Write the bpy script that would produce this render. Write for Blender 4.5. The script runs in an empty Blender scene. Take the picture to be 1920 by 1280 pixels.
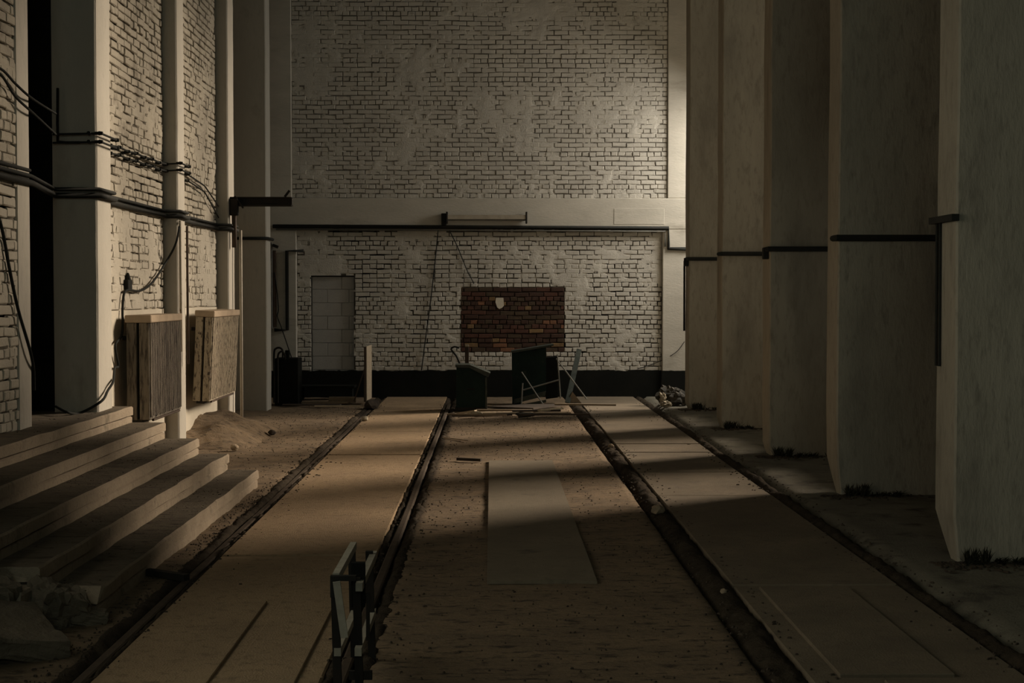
import bpy, bmesh, math, random
from mathutils import Vector, Matrix, noise
random.seed(7)
S = bpy.context.scene
COL = S.collection

# ------------------------------------------------------------------ camera
FPX, CAMH = 2667.0, 1.77
cd = bpy.data.cameras.new('camera')
cam = bpy.data.objects.new('camera', cd)
COL.objects.link(cam)
cd.sensor_width = 36.0
cd.lens = FPX / 1920 * 36.0
cd.clip_start, cd.clip_end = 0.1, 200
cam.location = (0, 0, CAMH)
PITCH, YAW = math.atan(85 / FPX), math.atan(38 / FPX)
cam.rotation_euler = (math.pi / 2 - PITCH, 0, -YAW)
S.camera = cam
CM = cam.rotation_euler.to_matrix()

# ------------------------------------------------------------------ world, sun, exposure
W = bpy.data.worlds.new('world')
S.world = W
W.use_nodes = True
bg = W.node_tree.nodes['Background']
bg.inputs[0].default_value = (0.80, 0.93, 0.88, 1)
bg.inputs[1].default_value = 0.12
sd = bpy.data.lights.new('sun', 'SUN')
sun = bpy.data.objects.new('sun', sd)
COL.objects.link(sun)
sd.energy = 4.4
sd.angle = math.radians(16)
sd.color = (1.0, 0.83, 0.64)
SUN_DIR = Vector((-1.0, -0.57, -0.43)).normalized()
sun.rotation_euler = SUN_DIR.to_track_quat('-Z', 'Y').to_euler()
sun.location = (12, 24, 12)
def area_lamp(name, loc, rot, sx, sy, power, color, spread=180):
    l = bpy.data.lights.new(name, 'AREA')
    l.shape = 'RECTANGLE'; l.size = sx; l.size_y = sy
    l.energy = power; l.color = color; l.spread = math.radians(spread)
    o = bpy.data.objects.new(name, l)
    o.location = loc; o.rotation_euler = rot
    COL.objects.link(o)
# daylight in the last right-hand window, next to the back wall; then two added fill lamps
area_lamp('daylight_last_bay', (4.98, 23.7, 4.5), Vector((-0.62, 0, -0.78)).to_track_quat('-Z', 'Y').to_euler(), 2.2, 1.8, 122, (1.0, 0.94, 0.84))
area_lamp('fill_near_left', (-3.66, 6.0, 2.75), (math.pi / 2, 0, -math.pi / 2), 4.4, 2.5, 27, (1.0, 0.95, 0.76), 130)  # fill for the fins, set in an added left opening
area_lamp('fill_rear', (0.5, -8.95, 5.8), (math.pi / 2, 0, 0), 5.0, 3.4, 90, (0.84, 1.0, 0.88))  # added fill for the viewer-facing fronts, no opening behind it
S.view_settings.view_transform = 'Standard'
S.view_settings.look = 'None'
S.view_settings.gamma = 1
S.view_settings.use_curve_mapping = False
S.view_settings.exposure = 0.75

# ------------------------------------------------------------------ helpers
def ray(u, v):
    return CM @ Vector(((u - 960) / FPX, (640 - v) / FPX, -1.0))
def at(u, v, Y):
    """point of the hall seen at photo position (u, v), at depth Y"""
    d = ray(u, v)
    return Vector((0, 0, CAMH)) + d * (Y / d.y)
def atx(u, v, X):
    d = ray(u, v)
    return Vector((0, 0, CAMH)) + d * (X / d.x)

def N3(x, y, z=0.0):
    return noise.noise(Vector((x, y, z)))

MATS = {}
def mat(name, c1, c2=None, scale=4.0, rough=0.85, bump=0.0, bscale=60.0, stain=None, stretch=(1, 1, 1), metal=0.0, per_object=0.0, spec=0.3, fine=0.0):
    if name in MATS:
        return MATS[name]
    m = bpy.data.materials.new(name)
    MATS[name] = m
    m.use_nodes = True
    nt = m.node_tree
    L = nt.links
    bs = nt.nodes['Principled BSDF']
    bs.inputs['Roughness'].default_value = rough
    bs.inputs['Metallic'].default_value = metal
    bs.inputs['Specular IOR Level'].default_value = spec
    geo = nt.nodes.new('ShaderNodeNewGeometry')
    mp = nt.nodes.new('ShaderNodeMapping')
    mp.inputs['Scale'].default_value = stretch
    L.new(geo.outputs['Position'], mp.inputs['Vector'])
    def nz(sc, det=6):
        n = nt.nodes.new('ShaderNodeTexNoise')
        n.inputs['Scale'].default_value = sc
        n.inputs['Detail'].default_value = det
        n.inputs['Roughness'].default_value = 0.65
        L.new(mp.outputs[0], n.inputs['Vector'])
        return n
    def ramp(src, a, b):
        r = nt.nodes.new('ShaderNodeMapRange')
        r.inputs['From Min'].default_value = a
        r.inputs['From Max'].default_value = b
        L.new(src, r.inputs['Value'])
        return r.outputs[0]
    def mix(fac, a, b):
        x = nt.nodes.new('ShaderNodeMix')
        x.data_type = 'RGBA'
        if isinstance(fac, float):
            x.inputs[0].default_value = fac
        else:
            L.new(fac, x.inputs[0])
        for i, q in ((6, a), (7, b)):
            if isinstance(q, tuple):
                x.inputs[i].default_value = (*q, 1)
            else:
                L.new(q, x.inputs[i])
        return x.outputs[2]
    c2 = c2 or tuple(0.75 * q for q in c1)
    col = mix(ramp(nz(scale).outputs[0], 0.32, 0.68), c1, c2)
    if fine:
        dk = tuple(q * (1 - fine) for q in c1)
        col = mix(ramp(nz(scale * 14, 3).outputs[0], 0.52, 0.75), col, dk)
    if stain:
        sc_, ss, a, b = stain
        col = mix(ramp(nz(ss, 8).outputs[0], a, b), col, sc_)
    if per_object:
        oi = nt.nodes.new('ShaderNodeObjectInfo')
        hv = nt.nodes.new('ShaderNodeHueSaturation')
        mr = nt.nodes.new('ShaderNodeMapRange')
        mr.inputs['To Min'].default_value = 1 - per_object
        mr.inputs['To Max'].default_value = 1 + per_object
        L.new(oi.outputs['Random'], mr.inputs['Value'])
        L.new(mr.outputs[0], hv.inputs['Value'])
        L.new(col, hv.inputs['Color'])
        col = hv.outputs[0]
    L.new(col, bs.inputs['Base Color'])
    if bump:
        b = nt.nodes.new('ShaderNodeBump')
        b.inputs['Strength'].default_value = bump
        b.inputs['Distance'].default_value = 0.02
        L.new(nz(bscale, 5).outputs[0], b.inputs['Height'])
        L.new(b.outputs[0], bs.inputs['Normal'])
    return m

PAINT = mat('painted_brick', (0.53, 0.495, 0.43), (0.43, 0.40, 0.35), 1.6, 0.8, 0.5, 45, ((0.30, 0.27, 0.22), 7, 0.60, 0.74), per_object=0.06)
UMORTAR = mat('upper_mortar', (0.26, 0.235, 0.195), (0.10, 0.09, 0.075), 9.0, 0.9, 0.4, 50)
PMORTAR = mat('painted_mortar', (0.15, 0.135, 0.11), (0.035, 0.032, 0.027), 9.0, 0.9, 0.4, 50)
WPAINT = mat('whitewashed_brick', (0.50, 0.455, 0.375), (0.41, 0.37, 0.30), 1.8, 0.85, 0.4, 45, ((0.30, 0.265, 0.21), 5, 0.62, 0.78), per_object=0.04)
LPAINT = mat('limewashed_brick', (0.44, 0.395, 0.315), (0.34, 0.305, 0.245), 1.8, 0.85, 0.5, 45, ((0.19, 0.165, 0.125), 2.8, 0.54, 0.70), per_object=0.07)
LMORTAR = mat('dirty_mortar', (0.22, 0.19, 0.145), (0.06, 0.052, 0.04), 7.0, 0.95, 0.4, 50)
CONC = mat('fin_concrete', (0.43, 0.385, 0.305), (0.29, 0.26, 0.205), 1.3, 0.9, 0.4, 40, ((0.18, 0.16, 0.13), 1.9, 0.53, 0.76), stretch=(1, 1, 0.28), fine=0.4)
COLM = mat('column_plaster', (0.47, 0.435, 0.37), (0.39, 0.36, 0.305), 1.2, 0.85, 0.25, 30, ((0.28, 0.25, 0.20), 2.3, 0.60, 0.80), stretch=(1, 1, 0.4), fine=0.15)
BEAM = mat('beam_plaster', (0.52, 0.48, 0.41), (0.40, 0.37, 0.315), 1.4, 0.85, 0.25, 30, ((0.30, 0.27, 0.22), 2.0, 0.56, 0.75), stretch=(0.5, 1, 1.6))
BLOCK = mat('block_grey', (0.42, 0.40, 0.37), (0.36, 0.345, 0.32), 2.5, 0.9, 0.3, 60)
BLACKP = mat('black_paint', (0.009, 0.010, 0.009), (0.014, 0.014, 0.012), 3, 0.9, spec=0.05)
DIRT = mat('packed_dirt', (0.28, 0.20, 0.122), (0.17, 0.122, 0.078), 2.4, 0.95, 1.0, 60, ((0.055, 0.041, 0.028), 13, 0.53, 0.66), stretch=(0.6, 1.4, 1), fine=0.45)
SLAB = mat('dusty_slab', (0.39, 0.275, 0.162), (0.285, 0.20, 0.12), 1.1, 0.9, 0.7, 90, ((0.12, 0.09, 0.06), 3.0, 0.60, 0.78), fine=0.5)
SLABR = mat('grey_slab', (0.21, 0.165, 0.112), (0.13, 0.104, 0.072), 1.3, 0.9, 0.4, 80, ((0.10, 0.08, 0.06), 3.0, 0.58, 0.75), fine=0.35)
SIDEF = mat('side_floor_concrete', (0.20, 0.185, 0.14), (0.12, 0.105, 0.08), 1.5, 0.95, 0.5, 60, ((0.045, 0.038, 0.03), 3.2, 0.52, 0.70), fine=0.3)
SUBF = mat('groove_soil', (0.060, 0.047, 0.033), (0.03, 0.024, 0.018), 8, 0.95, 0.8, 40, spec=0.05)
STEP = mat('step_concrete', (0.33, 0.265, 0.19), (0.235, 0.185, 0.13), 1.8, 0.9, 0.5, 50, ((0.10, 0.08, 0.055), 3.0, 0.57, 0.74), fine=0.4)
STEPT = mat('step_dirt', (0.165, 0.132, 0.092), (0.10, 0.08, 0.056), 4.0, 0.95, 0.9, 50, ((0.045, 0.036, 0.026), 12, 0.54, 0.68), stretch=(0.6, 1.2, 1), fine=0.4)
STEPD = mat('broken_concrete', (0.19, 0.155, 0.11), (0.10, 0.083, 0.06), 4, 0.95, 0.9, 30)
MATP = mat('floor_plate', (0.20, 0.165, 0.115), (0.15, 0.122, 0.085), 1.2, 0.9, 0.3, 90, ((0.06, 0.052, 0.04), 1.6, 0.60, 0.75), fine=0.3)
RAILM = mat('rusty_rail', (0.085, 0.062, 0.042), (0.05, 0.036, 0.026), 8, 0.8, 0.3, 60, spec=0.2)
BLK = mat('black_cable', (0.018, 0.019, 0.018), (0.024, 0.024, 0.02), 10, 0.8, spec=0.1)
CONDM = mat('dark_conduit', (0.018, 0.020, 0.018), (0.03, 0.028, 0.024), 9, 0.7, spec=0.15)
STEELD = mat('dark_steel', (0.018, 0.018, 0.016), (0.03, 0.025, 0.02), 7, 0.75, spec=0.1)
PIPEW = mat('painted_pipe', (0.50, 0.45, 0.36), (0.38, 0.33, 0.26), 6, 0.6, stain=((0.14, 0.08, 0.045), 9, 0.62, 0.70))
PIPER = mat('rusty_pipe', (0.10, 0.065, 0.045), (0.055, 0.04, 0.03), 7, 0.8)
RADM = mat('rusty_radiator', (0.41, 0.345, 0.25), (0.30, 0.25, 0.18), 5, 0.75, 0.4, 60, ((0.065, 0.048, 0.034), 48, 0.52, 0.60), stretch=(1, 1, 0.3))
RADD = mat('dirty_radiator', (0.19, 0.16, 0.12), (0.125, 0.105, 0.08), 6, 0.75, 0.4, 60, ((0.05, 0.04, 0.03), 40, 0.48, 0.60), stretch=(1, 1, 0.12))
RADC = mat('radiator_cap', (0.38, 0.29, 0.20), (0.27, 0.21, 0.145), 6, 0.75, stain=((0.10, 0.07, 0.045), 10, 0.62, 0.72))
GREEN = mat('green_enamel', (0.013, 0.026, 0.022), (0.009, 0.017, 0.015), 4, 0.7, spec=0.1, stain=((0.045, 0.050, 0.036), 7, 0.60, 0.75))
GREENE = mat('worn_green_edge', (0.070, 0.076, 0.063), (0.035, 0.042, 0.037), 12, 0.7, spec=0.1)
WOOD = mat('grey_wood', (0.28, 0.215, 0.145), (0.19, 0.145, 0.10), 3, 0.85, stretch=(2, 6, 6), fine=0.3)
WOODL = mat('pale_wood', (0.56, 0.45, 0.32), (0.40, 0.32, 0.22), 3, 0.85, stretch=(2, 6, 6), fine=0.2)
WOODD = mat('dark_wood', (0.075, 0.055, 0.04), (0.045, 0.034, 0.026), 4, 0.85)
GREYM = mat('grey_metal', (0.22, 0.215, 0.19), (0.15, 0.145, 0.13), 8, 0.5, metal=0.3)
WORN = mat('worn_pale_metal', (0.36, 0.33, 0.26), (0.24, 0.22, 0.175), 10, 0.7)
LAMPM = mat('lamp_enamel', (0.40, 0.35, 0.27), (0.28, 0.24, 0.185), 6, 0.6)
RAG = mat('pale_rag', (0.42, 0.36, 0.26), (0.25, 0.21, 0.15), 9, 0.95)
BAGM = mat('grey_bag', (0.075, 0.066, 0.05), (0.03, 0.027, 0.022), 7, 0.8)
WEED = mat('dry_weed', (0.040, 0.038, 0.020), (0.024, 0.022, 0.014), 20, 0.95)
CHIP = mat('dark_debris', (0.075, 0.055, 0.038), (0.035, 0.027, 0.02), 12, 0.95)
CHIPL = mat('pale_debris', (0.36, 0.28, 0.19), (0.22, 0.17, 0.115), 12, 0.95)
PLAST = mat('white_plaster', (0.60, 0.54, 0.44), (0.50, 0.45, 0.36), 1.6, 0.85, 0.3, 40, ((0.30, 0.25, 0.19), 4, 0.62, 0.76))
DARKR = mat('hall_plaster', (0.22, 0.21, 0.18), (0.16, 0.15, 0.13), 1.0, 0.9)
REDS = [mat('red_brick_dark', (0.062, 0.032, 0.021), (0.042, 0.023, 0.016), 20, 0.9, 0.4, 60),
        mat('red_brick', (0.095, 0.042, 0.027), (0.062, 0.029, 0.02), 20, 0.9, 0.4, 60),
        mat('brown_brick', (0.075, 0.050, 0.030), (0.05, 0.034, 0.021), 20, 0.9, 0.4, 60),
        mat('ochre_brick', (0.215, 0.135, 0.062), (0.13, 0.08, 0.04), 20, 0.9, 0.4, 60),
        mat('orange_brick', (0.21, 0.10, 0.055), (0.15, 0.072, 0.04), 20, 0.9, 0.4, 60)]
REDM = mat('dark_mortar', (0.040, 0.028, 0.020), (0.022, 0.016, 0.012), 14, 0.95)

def put(o, parent=None):
    COL.objects.link(o)
    if parent is not None:
        o.parent = parent
    return o
def tag(o, label=None, cat=None, group=None, kind=None):
    if label: o['label'] = label
    if cat: o['category'] = cat
    if group: o['group'] = group
    if kind: o['kind'] = kind
    return o
def thing(name, label, cat, loc=(0, 0, 0), group=None, kind=None):
    o = bpy.data.objects.new(name, None)
    o.location = loc
    o.empty_display_size = 0.1
    put(o)
    return tag(o, label, cat, group, kind)

class MB:
    """collects shapes in hall coordinates; build() links them as one mesh object"""
    def __init__(s):
        s.v, s.f, s.mi = [], [], []
    def add(s, vs, fs, mi=0):
        b = len(s.v)
        s.v += [tuple(q) for q in vs]
        s.f += [tuple(b + i for i in f) for f in fs]
        s.mi += [mi] * len(fs)
        return s
    def box(s, x0, x1, y0, y1, z0, z1, mi=0):
        v = [(x, y, z) for z in (z0, z1) for y in (y0, y1) for x in (x0, x1)]
        return s.add(v, [(0, 2, 3, 1), (4, 5, 7, 6), (0, 1, 5, 4), (2, 6, 7, 3), (0, 4, 6, 2), (1, 3, 7, 5)], mi)
    def bbox(s, x0, x1, y0, y1, z0, z1, b=0.01, mi=0):
        """box with bevelled edges"""
        vs, idx = [], {}
        X, Y, Z = (x0, x1), (y0, y1), (z0, z1)
        for i in (0, 1):
            for j in (0, 1):
                for k in (0, 1):
                    sx, sy, sz = (b, -b)[i], (b, -b)[j], (b, -b)[k]
                    for a in range(3):
                        p = [X[i] + sx, Y[j] + sy, Z[k] + sz]
                        p[a] = (X[i], Y[j], Z[k])[a]
                        idx[i, j, k, a] = len(vs)
                        vs.append(tuple(p))
        bm = bmesh.new()
        for p in vs: bm.verts.new(p)
        r = bmesh.ops.convex_hull(bm, input=bm.verts[:])
        bmesh.ops.dissolve_limit(bm, angle_limit=0.01, verts=bm.verts[:], edges=bm.edges[:])
        bm.verts.index_update()
        s.add([q.co.copy() for q in bm.verts], [[q.index for q in f.verts] for f in bm.faces], mi)
        bm.free()
        return s
    def obox(s, c, dims, rot=(0, 0, 0), mi=0):
        R = Matrix.Rotation(rot[2], 3, 'Z') @ Matrix.Rotation(rot[1], 3, 'Y') @ Matrix.Rotation(rot[0], 3, 'X')
        h = [q / 2 for q in dims]
        v = [Vector(c) + R @ Vector((x * h[0], y * h[1], z * h[2])) for z in (-1, 1) for y in (-1, 1) for x in (-1, 1)]
        return s.add(v, [(0, 2, 3, 1), (4, 5, 7, 6), (0, 1, 5, 4), (2, 6, 7, 3), (0, 4, 6, 2), (1, 3, 7, 5)], mi)
    def bar(s, a, b, w, h, up=(0, 0, 1), mi=0):
        """rectangular bar from a to b"""
        a, b = Vector(a), Vector(b)
        d = (b - a).normalized()
        up = Vector(up)
        if abs(d.dot(up)) > 0.98: up = Vector((0, 1, 0))
        sx = d.cross(up).normalized() * w / 2
        sz = sx.cross(d).normalized() * h / 2
        v = [p + i * sx + j * sz for p in (a, b) for i, j in ((-1, -1), (1, -1), (1, 1), (-1, 1))]
        return s.add(v, [(3, 2, 1, 0), (4, 5, 6, 7), (0, 1, 5, 4), (1, 2, 6, 5), (2, 3, 7, 6), (3, 0, 4, 7)], mi)
    def tube(s, pts, r, n=8, mi=0):
        pts = [Vector(p) for p in pts]
        vs, fs = [], []
        nrm = None
        for i, p in enumerate(pts):
            a = pts[max(i - 1, 0)]
            b = pts[min(i + 1, len(pts) - 1)]
            d = (b - a).normalized()
            if nrm is None:
                nrm = d.cross(Vector((0, 0, 1)) if abs(d.z) < 0.9 else Vector((0, 1, 0))).normalized()
            nrm = (nrm - d * nrm.dot(d)).normalized()
            bi = d.cross(nrm)
            rr = r[i] if isinstance(r, (list, tuple)) else r
            for k in range(n):
                t = 2 * math.pi * k / n
                vs.append(p + (nrm * math.cos(t) + bi * math.sin(t)) * rr)
        for i in range(len(pts) - 1):
            for k in range(n):
                k2 = (k + 1) % n
                fs.append((i * n + k, i * n + k2, (i + 1) * n + k2, (i + 1) * n + k))
        fs.append(tuple(range(n - 1, -1, -1)))
        fs.append(tuple((len(pts) - 1) * n + k for k in range(n)))
        return s.add(vs, fs, mi)
    def prism(s, poly, y0, y1, mi=0):
        """polygon in x,z extruded along y"""
        n = len(poly)
        v = [(x, y0, z) for x, z in poly] + [(x, y1, z) for x, z in poly]
        f = [tuple(range(n)), tuple(range(2 * n - 1, n - 1, -1))]
        f += [(i, n + i, n + (i + 1) % n, (i + 1) % n) for i in range(n)]
        return s.add(v, f, mi)
    def prismz(s, poly, z0, z1, mi=0):
        n = len(poly)
        v = [(x, y, z0) for x, y in poly] + [(x, y, z1) for x, y in poly]
        f = [tuple(range(n - 1, -1, -1)), tuple(range(n, 2 * n))]
        f += [(i, (i + 1) % n, n + (i + 1) % n, n + i) for i in range(n)]
        return s.add(v, f, mi)
    def grid(s, xs, ys, zf, mi=0):
        b = [(x, y, zf(x, y)) for y in ys for x in xs]
        n = len(xs)
        f = [(j * n + i, j * n + i + 1, (j + 1) * n + i + 1, (j + 1) * n + i) for j in range(len(ys) - 1) for i in range(n - 1)]
        return s.add(b, f, mi)
    def build(s, name, m, parent=None, smooth=False, origin=None):
        me = bpy.data.meshes.new(name)
        if parent is not None:
            off = Vector((0, 0, 0))
            p = parent
            while p is not None:
                off += p.location
                p = p.parent
            loc = Vector((0, 0, 0))
        else:
            if origin is None:
                xs, ys, zs = zip(*s.v)
                origin = ((min(xs) + max(xs)) / 2, (min(ys) + max(ys)) / 2, min(zs))
            off = loc = Vector(origin)
        me.from_pydata([(x - off.x, y - off.y, z - off.z) for x, y, z in s.v], [], s.f)
        ms = m if isinstance(m, (list, tuple)) else [m]
        for q in ms: me.materials.append(q)
        if len(ms) > 1: me.polygons.foreach_set('material_index', s.mi)
        bm = bmesh.new(); bm.from_mesh(me)
        bmesh.ops.recalc_face_normals(bm, faces=bm.faces[:])
        bm.to_mesh(me); bm.free()
        if smooth: me.shade_smooth()
        o = bpy.data.objects.new(name, me)
        o.location = loc
        return put(o, parent)

def lin(a, b, n): return [a + (b - a) * i / n for i in range(n + 1)]
def spline(pts, k=6):
    """Catmull-Rom through pts"""
    P = [Vector(p) for p in pts]
    P = [P[0] * 2 - P[1]] + P + [P[-1] * 2 - P[-2]]
    out = []
    for i in range(1, len(P) - 2):
        for j in range(k):
            t = j / k
            a, b, c, d = P[i - 1:i + 3]
            out.append(0.5 * ((2 * b) + (c - a) * t + (2 * a - 5 * b + 4 * c - d) * t * t + (3 * b - a - 3 * c + d) * t ** 3))
    return out + [P[-2]]
def blob(c, r, seed=0, rough=0.35, sub=2, freq=1.6, flat=None):
    bm = bmesh.new()
    bmesh.ops.create_icosphere(bm, subdivisions=sub, radius=1.0)
    m = MB()
    vs = []
    for v in bm.verts:
        n = v.co.normalized()
        k = 1 + rough * noise.noise(n * freq + Vector((seed * 3.1, seed * 7.7, seed)))
        p = Vector((n.x * r[0] * k, n.y * r[1] * k, n.z * r[2] * k)) + Vector(c)
        if flat is not None and p.z < flat: p.z = flat
        vs.append(p)
    m.add(vs, [[v.index for v in f.verts] for f in bm.faces])
    bm.free()
    return m

# ------------------------------------------------------------------ dimensions of the hall
XR, XFIN = 4.62, 3.08                   # right wall, inner edge of the fins
XL, XCOL, XPAN = -4.40, -3.50, -3.66    # deep left wall, column faces, brick panels
YB, YREAR, ZTOP = 25.1, -9.0, 9.4
FINS = [9.39, 12.60, 15.72, 19.0, 22.2] # front faces, 0.42 thick
R1, R2, R3, R4 = -1.92, -0.70, 1.38, 2.58

# ------------------------------------------------------------------ floor
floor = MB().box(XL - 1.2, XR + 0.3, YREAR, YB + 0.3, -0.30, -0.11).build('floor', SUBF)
tag(floor, 'dark soil showing in the rail grooves of the dusty hall floor', 'floor', kind='structure')
def slab_piece(x0, x1, y0, y1, m, name='slab', top=0.0, g=0.012):
    dz = random.uniform(-0.006, 0.004)
    return MB().bbox(x0, x1, y0 + g, y1 - g, -0.115, top + dz, 0.008).build(name, m, floor)
JL = [3.4, 6.6, 9.7, 12.8, 15.9, 18.6, 21.6, YB]
for a, b in zip(JL, JL[1:]):
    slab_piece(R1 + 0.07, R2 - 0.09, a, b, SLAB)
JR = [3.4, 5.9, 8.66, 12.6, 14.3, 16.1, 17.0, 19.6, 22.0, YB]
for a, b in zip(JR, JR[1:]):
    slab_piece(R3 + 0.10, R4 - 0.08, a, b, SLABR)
def dirt_h(x, y, amp=0.012):
    return amp * (N3(x * 1.3, y * 1.3) + 0.6 * N3(x * 5, y * 5, 3) + 0.4 * N3(x * 14, y * 14, 5))
# gravel bed between the tracks: edges crumble down into the grooves
def bed(x0, x1, y0, y1, base, amp, step=0.06):
    xs = lin(x0, x1, int((x1 - x0) / step)); ys = lin(y0, y1, int((y1 - y0) / step))
    def z(x, y):
        e = min(x - x0, x1 - x)
        e2 = 0.05 + 0.03 * N3(x * 2, y * 3, 9)
        k = max(0.0, min(1.0, e / e2)) if e < 0.1 else 1
        return base + dirt_h(x, y, amp) - (1 - k) * 0.07
    m = MB().grid(xs, ys, z)
    return m
bed(R2 + 0.05, R3 - 0.07, 3.0, YB, -0.008, 0.010).build('gravel_bed', DIRT, floor, True)
bed(XL - 0.1, R1 - 0.05, 3.0, YB, -0.010, 0.016, 0.07).build('dirt_bed', DIRT, floor, True)
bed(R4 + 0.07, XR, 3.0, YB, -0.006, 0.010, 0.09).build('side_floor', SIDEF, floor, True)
# small inset covers in the slabs
for (x0, x1, y0, y1, m, t) in ((1.62, 2.16, 6.55, 8.55, SLABR, 0.012), (1.80, 2.25, 5.4, 6.45, SLABR, 0.012),
                             (-1.80, -1.30, 5.2, 8.2, SLAB, 0.010), (-1.22, -0.90, 4.8, 8.3, SLAB, 0.010)):
    MB().bbox(x0, x1, y0, y1, -0.02, t, 0.004).build('inset_cover', m, floor)

# dark soil that has silted up the grooves
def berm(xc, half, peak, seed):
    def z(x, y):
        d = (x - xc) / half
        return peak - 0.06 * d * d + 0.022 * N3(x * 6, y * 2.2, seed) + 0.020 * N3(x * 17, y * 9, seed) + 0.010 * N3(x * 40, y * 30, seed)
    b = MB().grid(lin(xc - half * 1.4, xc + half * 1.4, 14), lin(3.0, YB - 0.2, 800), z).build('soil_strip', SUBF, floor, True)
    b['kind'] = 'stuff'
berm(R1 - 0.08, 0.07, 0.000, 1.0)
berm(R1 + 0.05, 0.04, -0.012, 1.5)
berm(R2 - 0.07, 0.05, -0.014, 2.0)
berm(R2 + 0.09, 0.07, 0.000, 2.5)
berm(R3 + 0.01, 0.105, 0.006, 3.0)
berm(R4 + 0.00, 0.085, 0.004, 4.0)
# rails (head, web and foot), each in its groove
for x, lb in ((R1, 'rusty steel rail nearest the concrete steps'), (R2, 'rusty steel rail between the smooth slab strip and the gravel bed'),
              (R3, 'dirt-choked steel rail on the right edge of the gravel bed'), (R4, 'dirt-choked steel rail nearest the row of concrete fins')):
    prof = [(-0.05, -0.08), (0.05, -0.08), (0.05, -0.07), (0.010, -0.055), (0.010, -0.025), (0.028, -0.015), (0.028, 0.006), (0.018, 0.012),
            (-0.018, 0.012), (-0.028, 0.006), (-0.028, -0.015), (-0.010, -0.025), (-0.010, -0.055), (-0.05, -0.07)]
    m = MB()
    ys = lin(3.2, YB - (0.15 if x in (R3, R4) else 1.7), 14)
    n = len(prof)
    vs = [(x + px + 0.006 * N3(y * 0.8, x), y, pz - (0.012 if x == R2 else 0.026 if x == R1 else 0.055) + 0.004 * N3(y, x, 4)) for y in ys for px, pz in prof]
    fs = [(j * n + i, j * n + (i + 1) % n, (j + 1) * n + (i + 1) % n, (j + 1) * n + i) for j in range(len(ys) - 1) for i in range(n)]
    fs += [tuple(range(n)), tuple(range((len(ys) - 1) * n, len(ys) * n))]
    tag(m.add(vs, fs).build('steel_rail', RAILM), lb, 'rail', 'rails sunk in the floor')

# ------------------------------------------------------------------ shell: ceiling, right wall with windows, rear wall, deep left wall
tag(MB().box(XL - 1.2, XR + 0.3, YREAR - 0.3, YB + 0.5, ZTOP, ZTOP + 0.2).build('ceiling', DARKR), 'plain dark ceiling high above the hall', 'ceiling', kind='structure')
BAYS = [(13.6, 15.68), (16.18, 18.96), (19.46, 22.16), (22.66, YB - 0.12)]
SILL, HEAD0 = 0.9, 8.7
HEADS = [3.2, 8.7, 8.7, 8.7]
wr = MB()
wr.box(XR, XR + 0.3, YREAR, BAYS[0][0], -0.3, ZTOP)
for i, (a, b) in enumerate(BAYS):
    HEAD = HEADS[i]
    wr.box(XR, XR + 0.3, a, b, -0.3, SILL)
    if i == 0:   # added upper opening, lets sun onto the near left brick panel
        wr.box(XR, XR + 0.3, a, b, HEAD, 5.4).box(XR, XR + 0.3, a, 14.6, 5.4, 7.2).box(XR, XR + 0.3, a, b, 7.2, ZTOP)
    else:
        wr.box(XR, XR + 0.3, a, b, HEAD, ZTOP)
    e = BAYS[i + 1][0] if i + 1 < len(BAYS) else YB + 0.5
    wr.box(XR, XR + 0.3, b, e, -0.3, ZTOP)
tag(wr.build('wall_right', DARKR), 'plastered side wall behind the concrete fins', 'wall', kind='structure')
for i, (a, b) in enumerate(BAYS):
    HEAD = HEADS[i]
    w = thing('window_%d' % (i + 1), 'tall steel-framed window opening between two concrete fins', 'window', (XR + 0.15, (a + b) / 2, SILL), 'windows between the fins', 'structure')
    for k in range(4):
        y = a + 0.03 + (b - a - 0.06) * k / 3
        MB().box(XR + 0.10, XR + 0.16, y - 0.025, y + 0.025, SILL, HEAD).build('mullion', STEELD, w)
    for k in range(8):
        z = SILL + 0.03 + (HEAD - SILL - 0.06) * k / 7
        MB().box(XR + 0.11, XR + 0.15, a, b, z - 0.02, z + 0.02).build('glazing_bar', STEELD, w)
    pl = bpy.data.lights.new('window_portal', 'AREA')
    pl.shape = 'RECTANGLE'; pl.size = b - a; pl.size_y = HEAD - SILL
    pl.cycles.is_portal = True
    po = bpy.data.objects.new('window_portal', pl)
    po.location = (XR + 0.28, (a + b) / 2, (SILL + HEAD) / 2)
    po.rotation_euler = (math.pi / 2, 0, math.pi / 2)
    put(po)
w = thing('window_7', 'added upper opening between the second and third fin, letting sun onto the near brick panel', 'window', (XR + 0.15, 15.14, 5.4), None, 'structure')
for k in range(3): MB().box(XR + 0.10, XR + 0.16, 14.63 + 0.51 * k - 0.02, 14.63 + 0.51 * k + 0.02, 5.4, 7.2).build('mullion', STEELD, w)
w = thing('window_6', 'added window bars on the solid rear wall around a fill lamp', 'window', (0.5, YREAR + 0.01, 4.1), None, 'structure')  # added bars only, the wall behind the fill lamp is closed
for k in range(6): MB().box(-2.0 + k - 0.02, -2.0 + k + 0.02, YREAR, YREAR + 0.04, 4.1, 7.5).build('mullion', STEELD, w)
for k in range(4): MB().box(-2.0, 3.0, YREAR, YREAR + 0.04, 4.1 + 1.13 * k - 0.02, 4.1 + 1.13 * k + 0.02).build('glazing_bar', STEELD, w)
tag(MB().box(XL - 1.2, XR + 0.3, YREAR - 0.3, YREAR, -0.3, ZTOP).build('wall_rear', DARKR), 'plain wall closing the hall behind the viewer', 'wall', kind='structure')
tag(MB().box(XL - 1.5, XL - 1.2, YREAR, 13.3, -0.3, ZTOP).build('wall_left', DARKR),
    'plastered outer wall behind the stair landing', 'wall', kind='structure')
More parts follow.
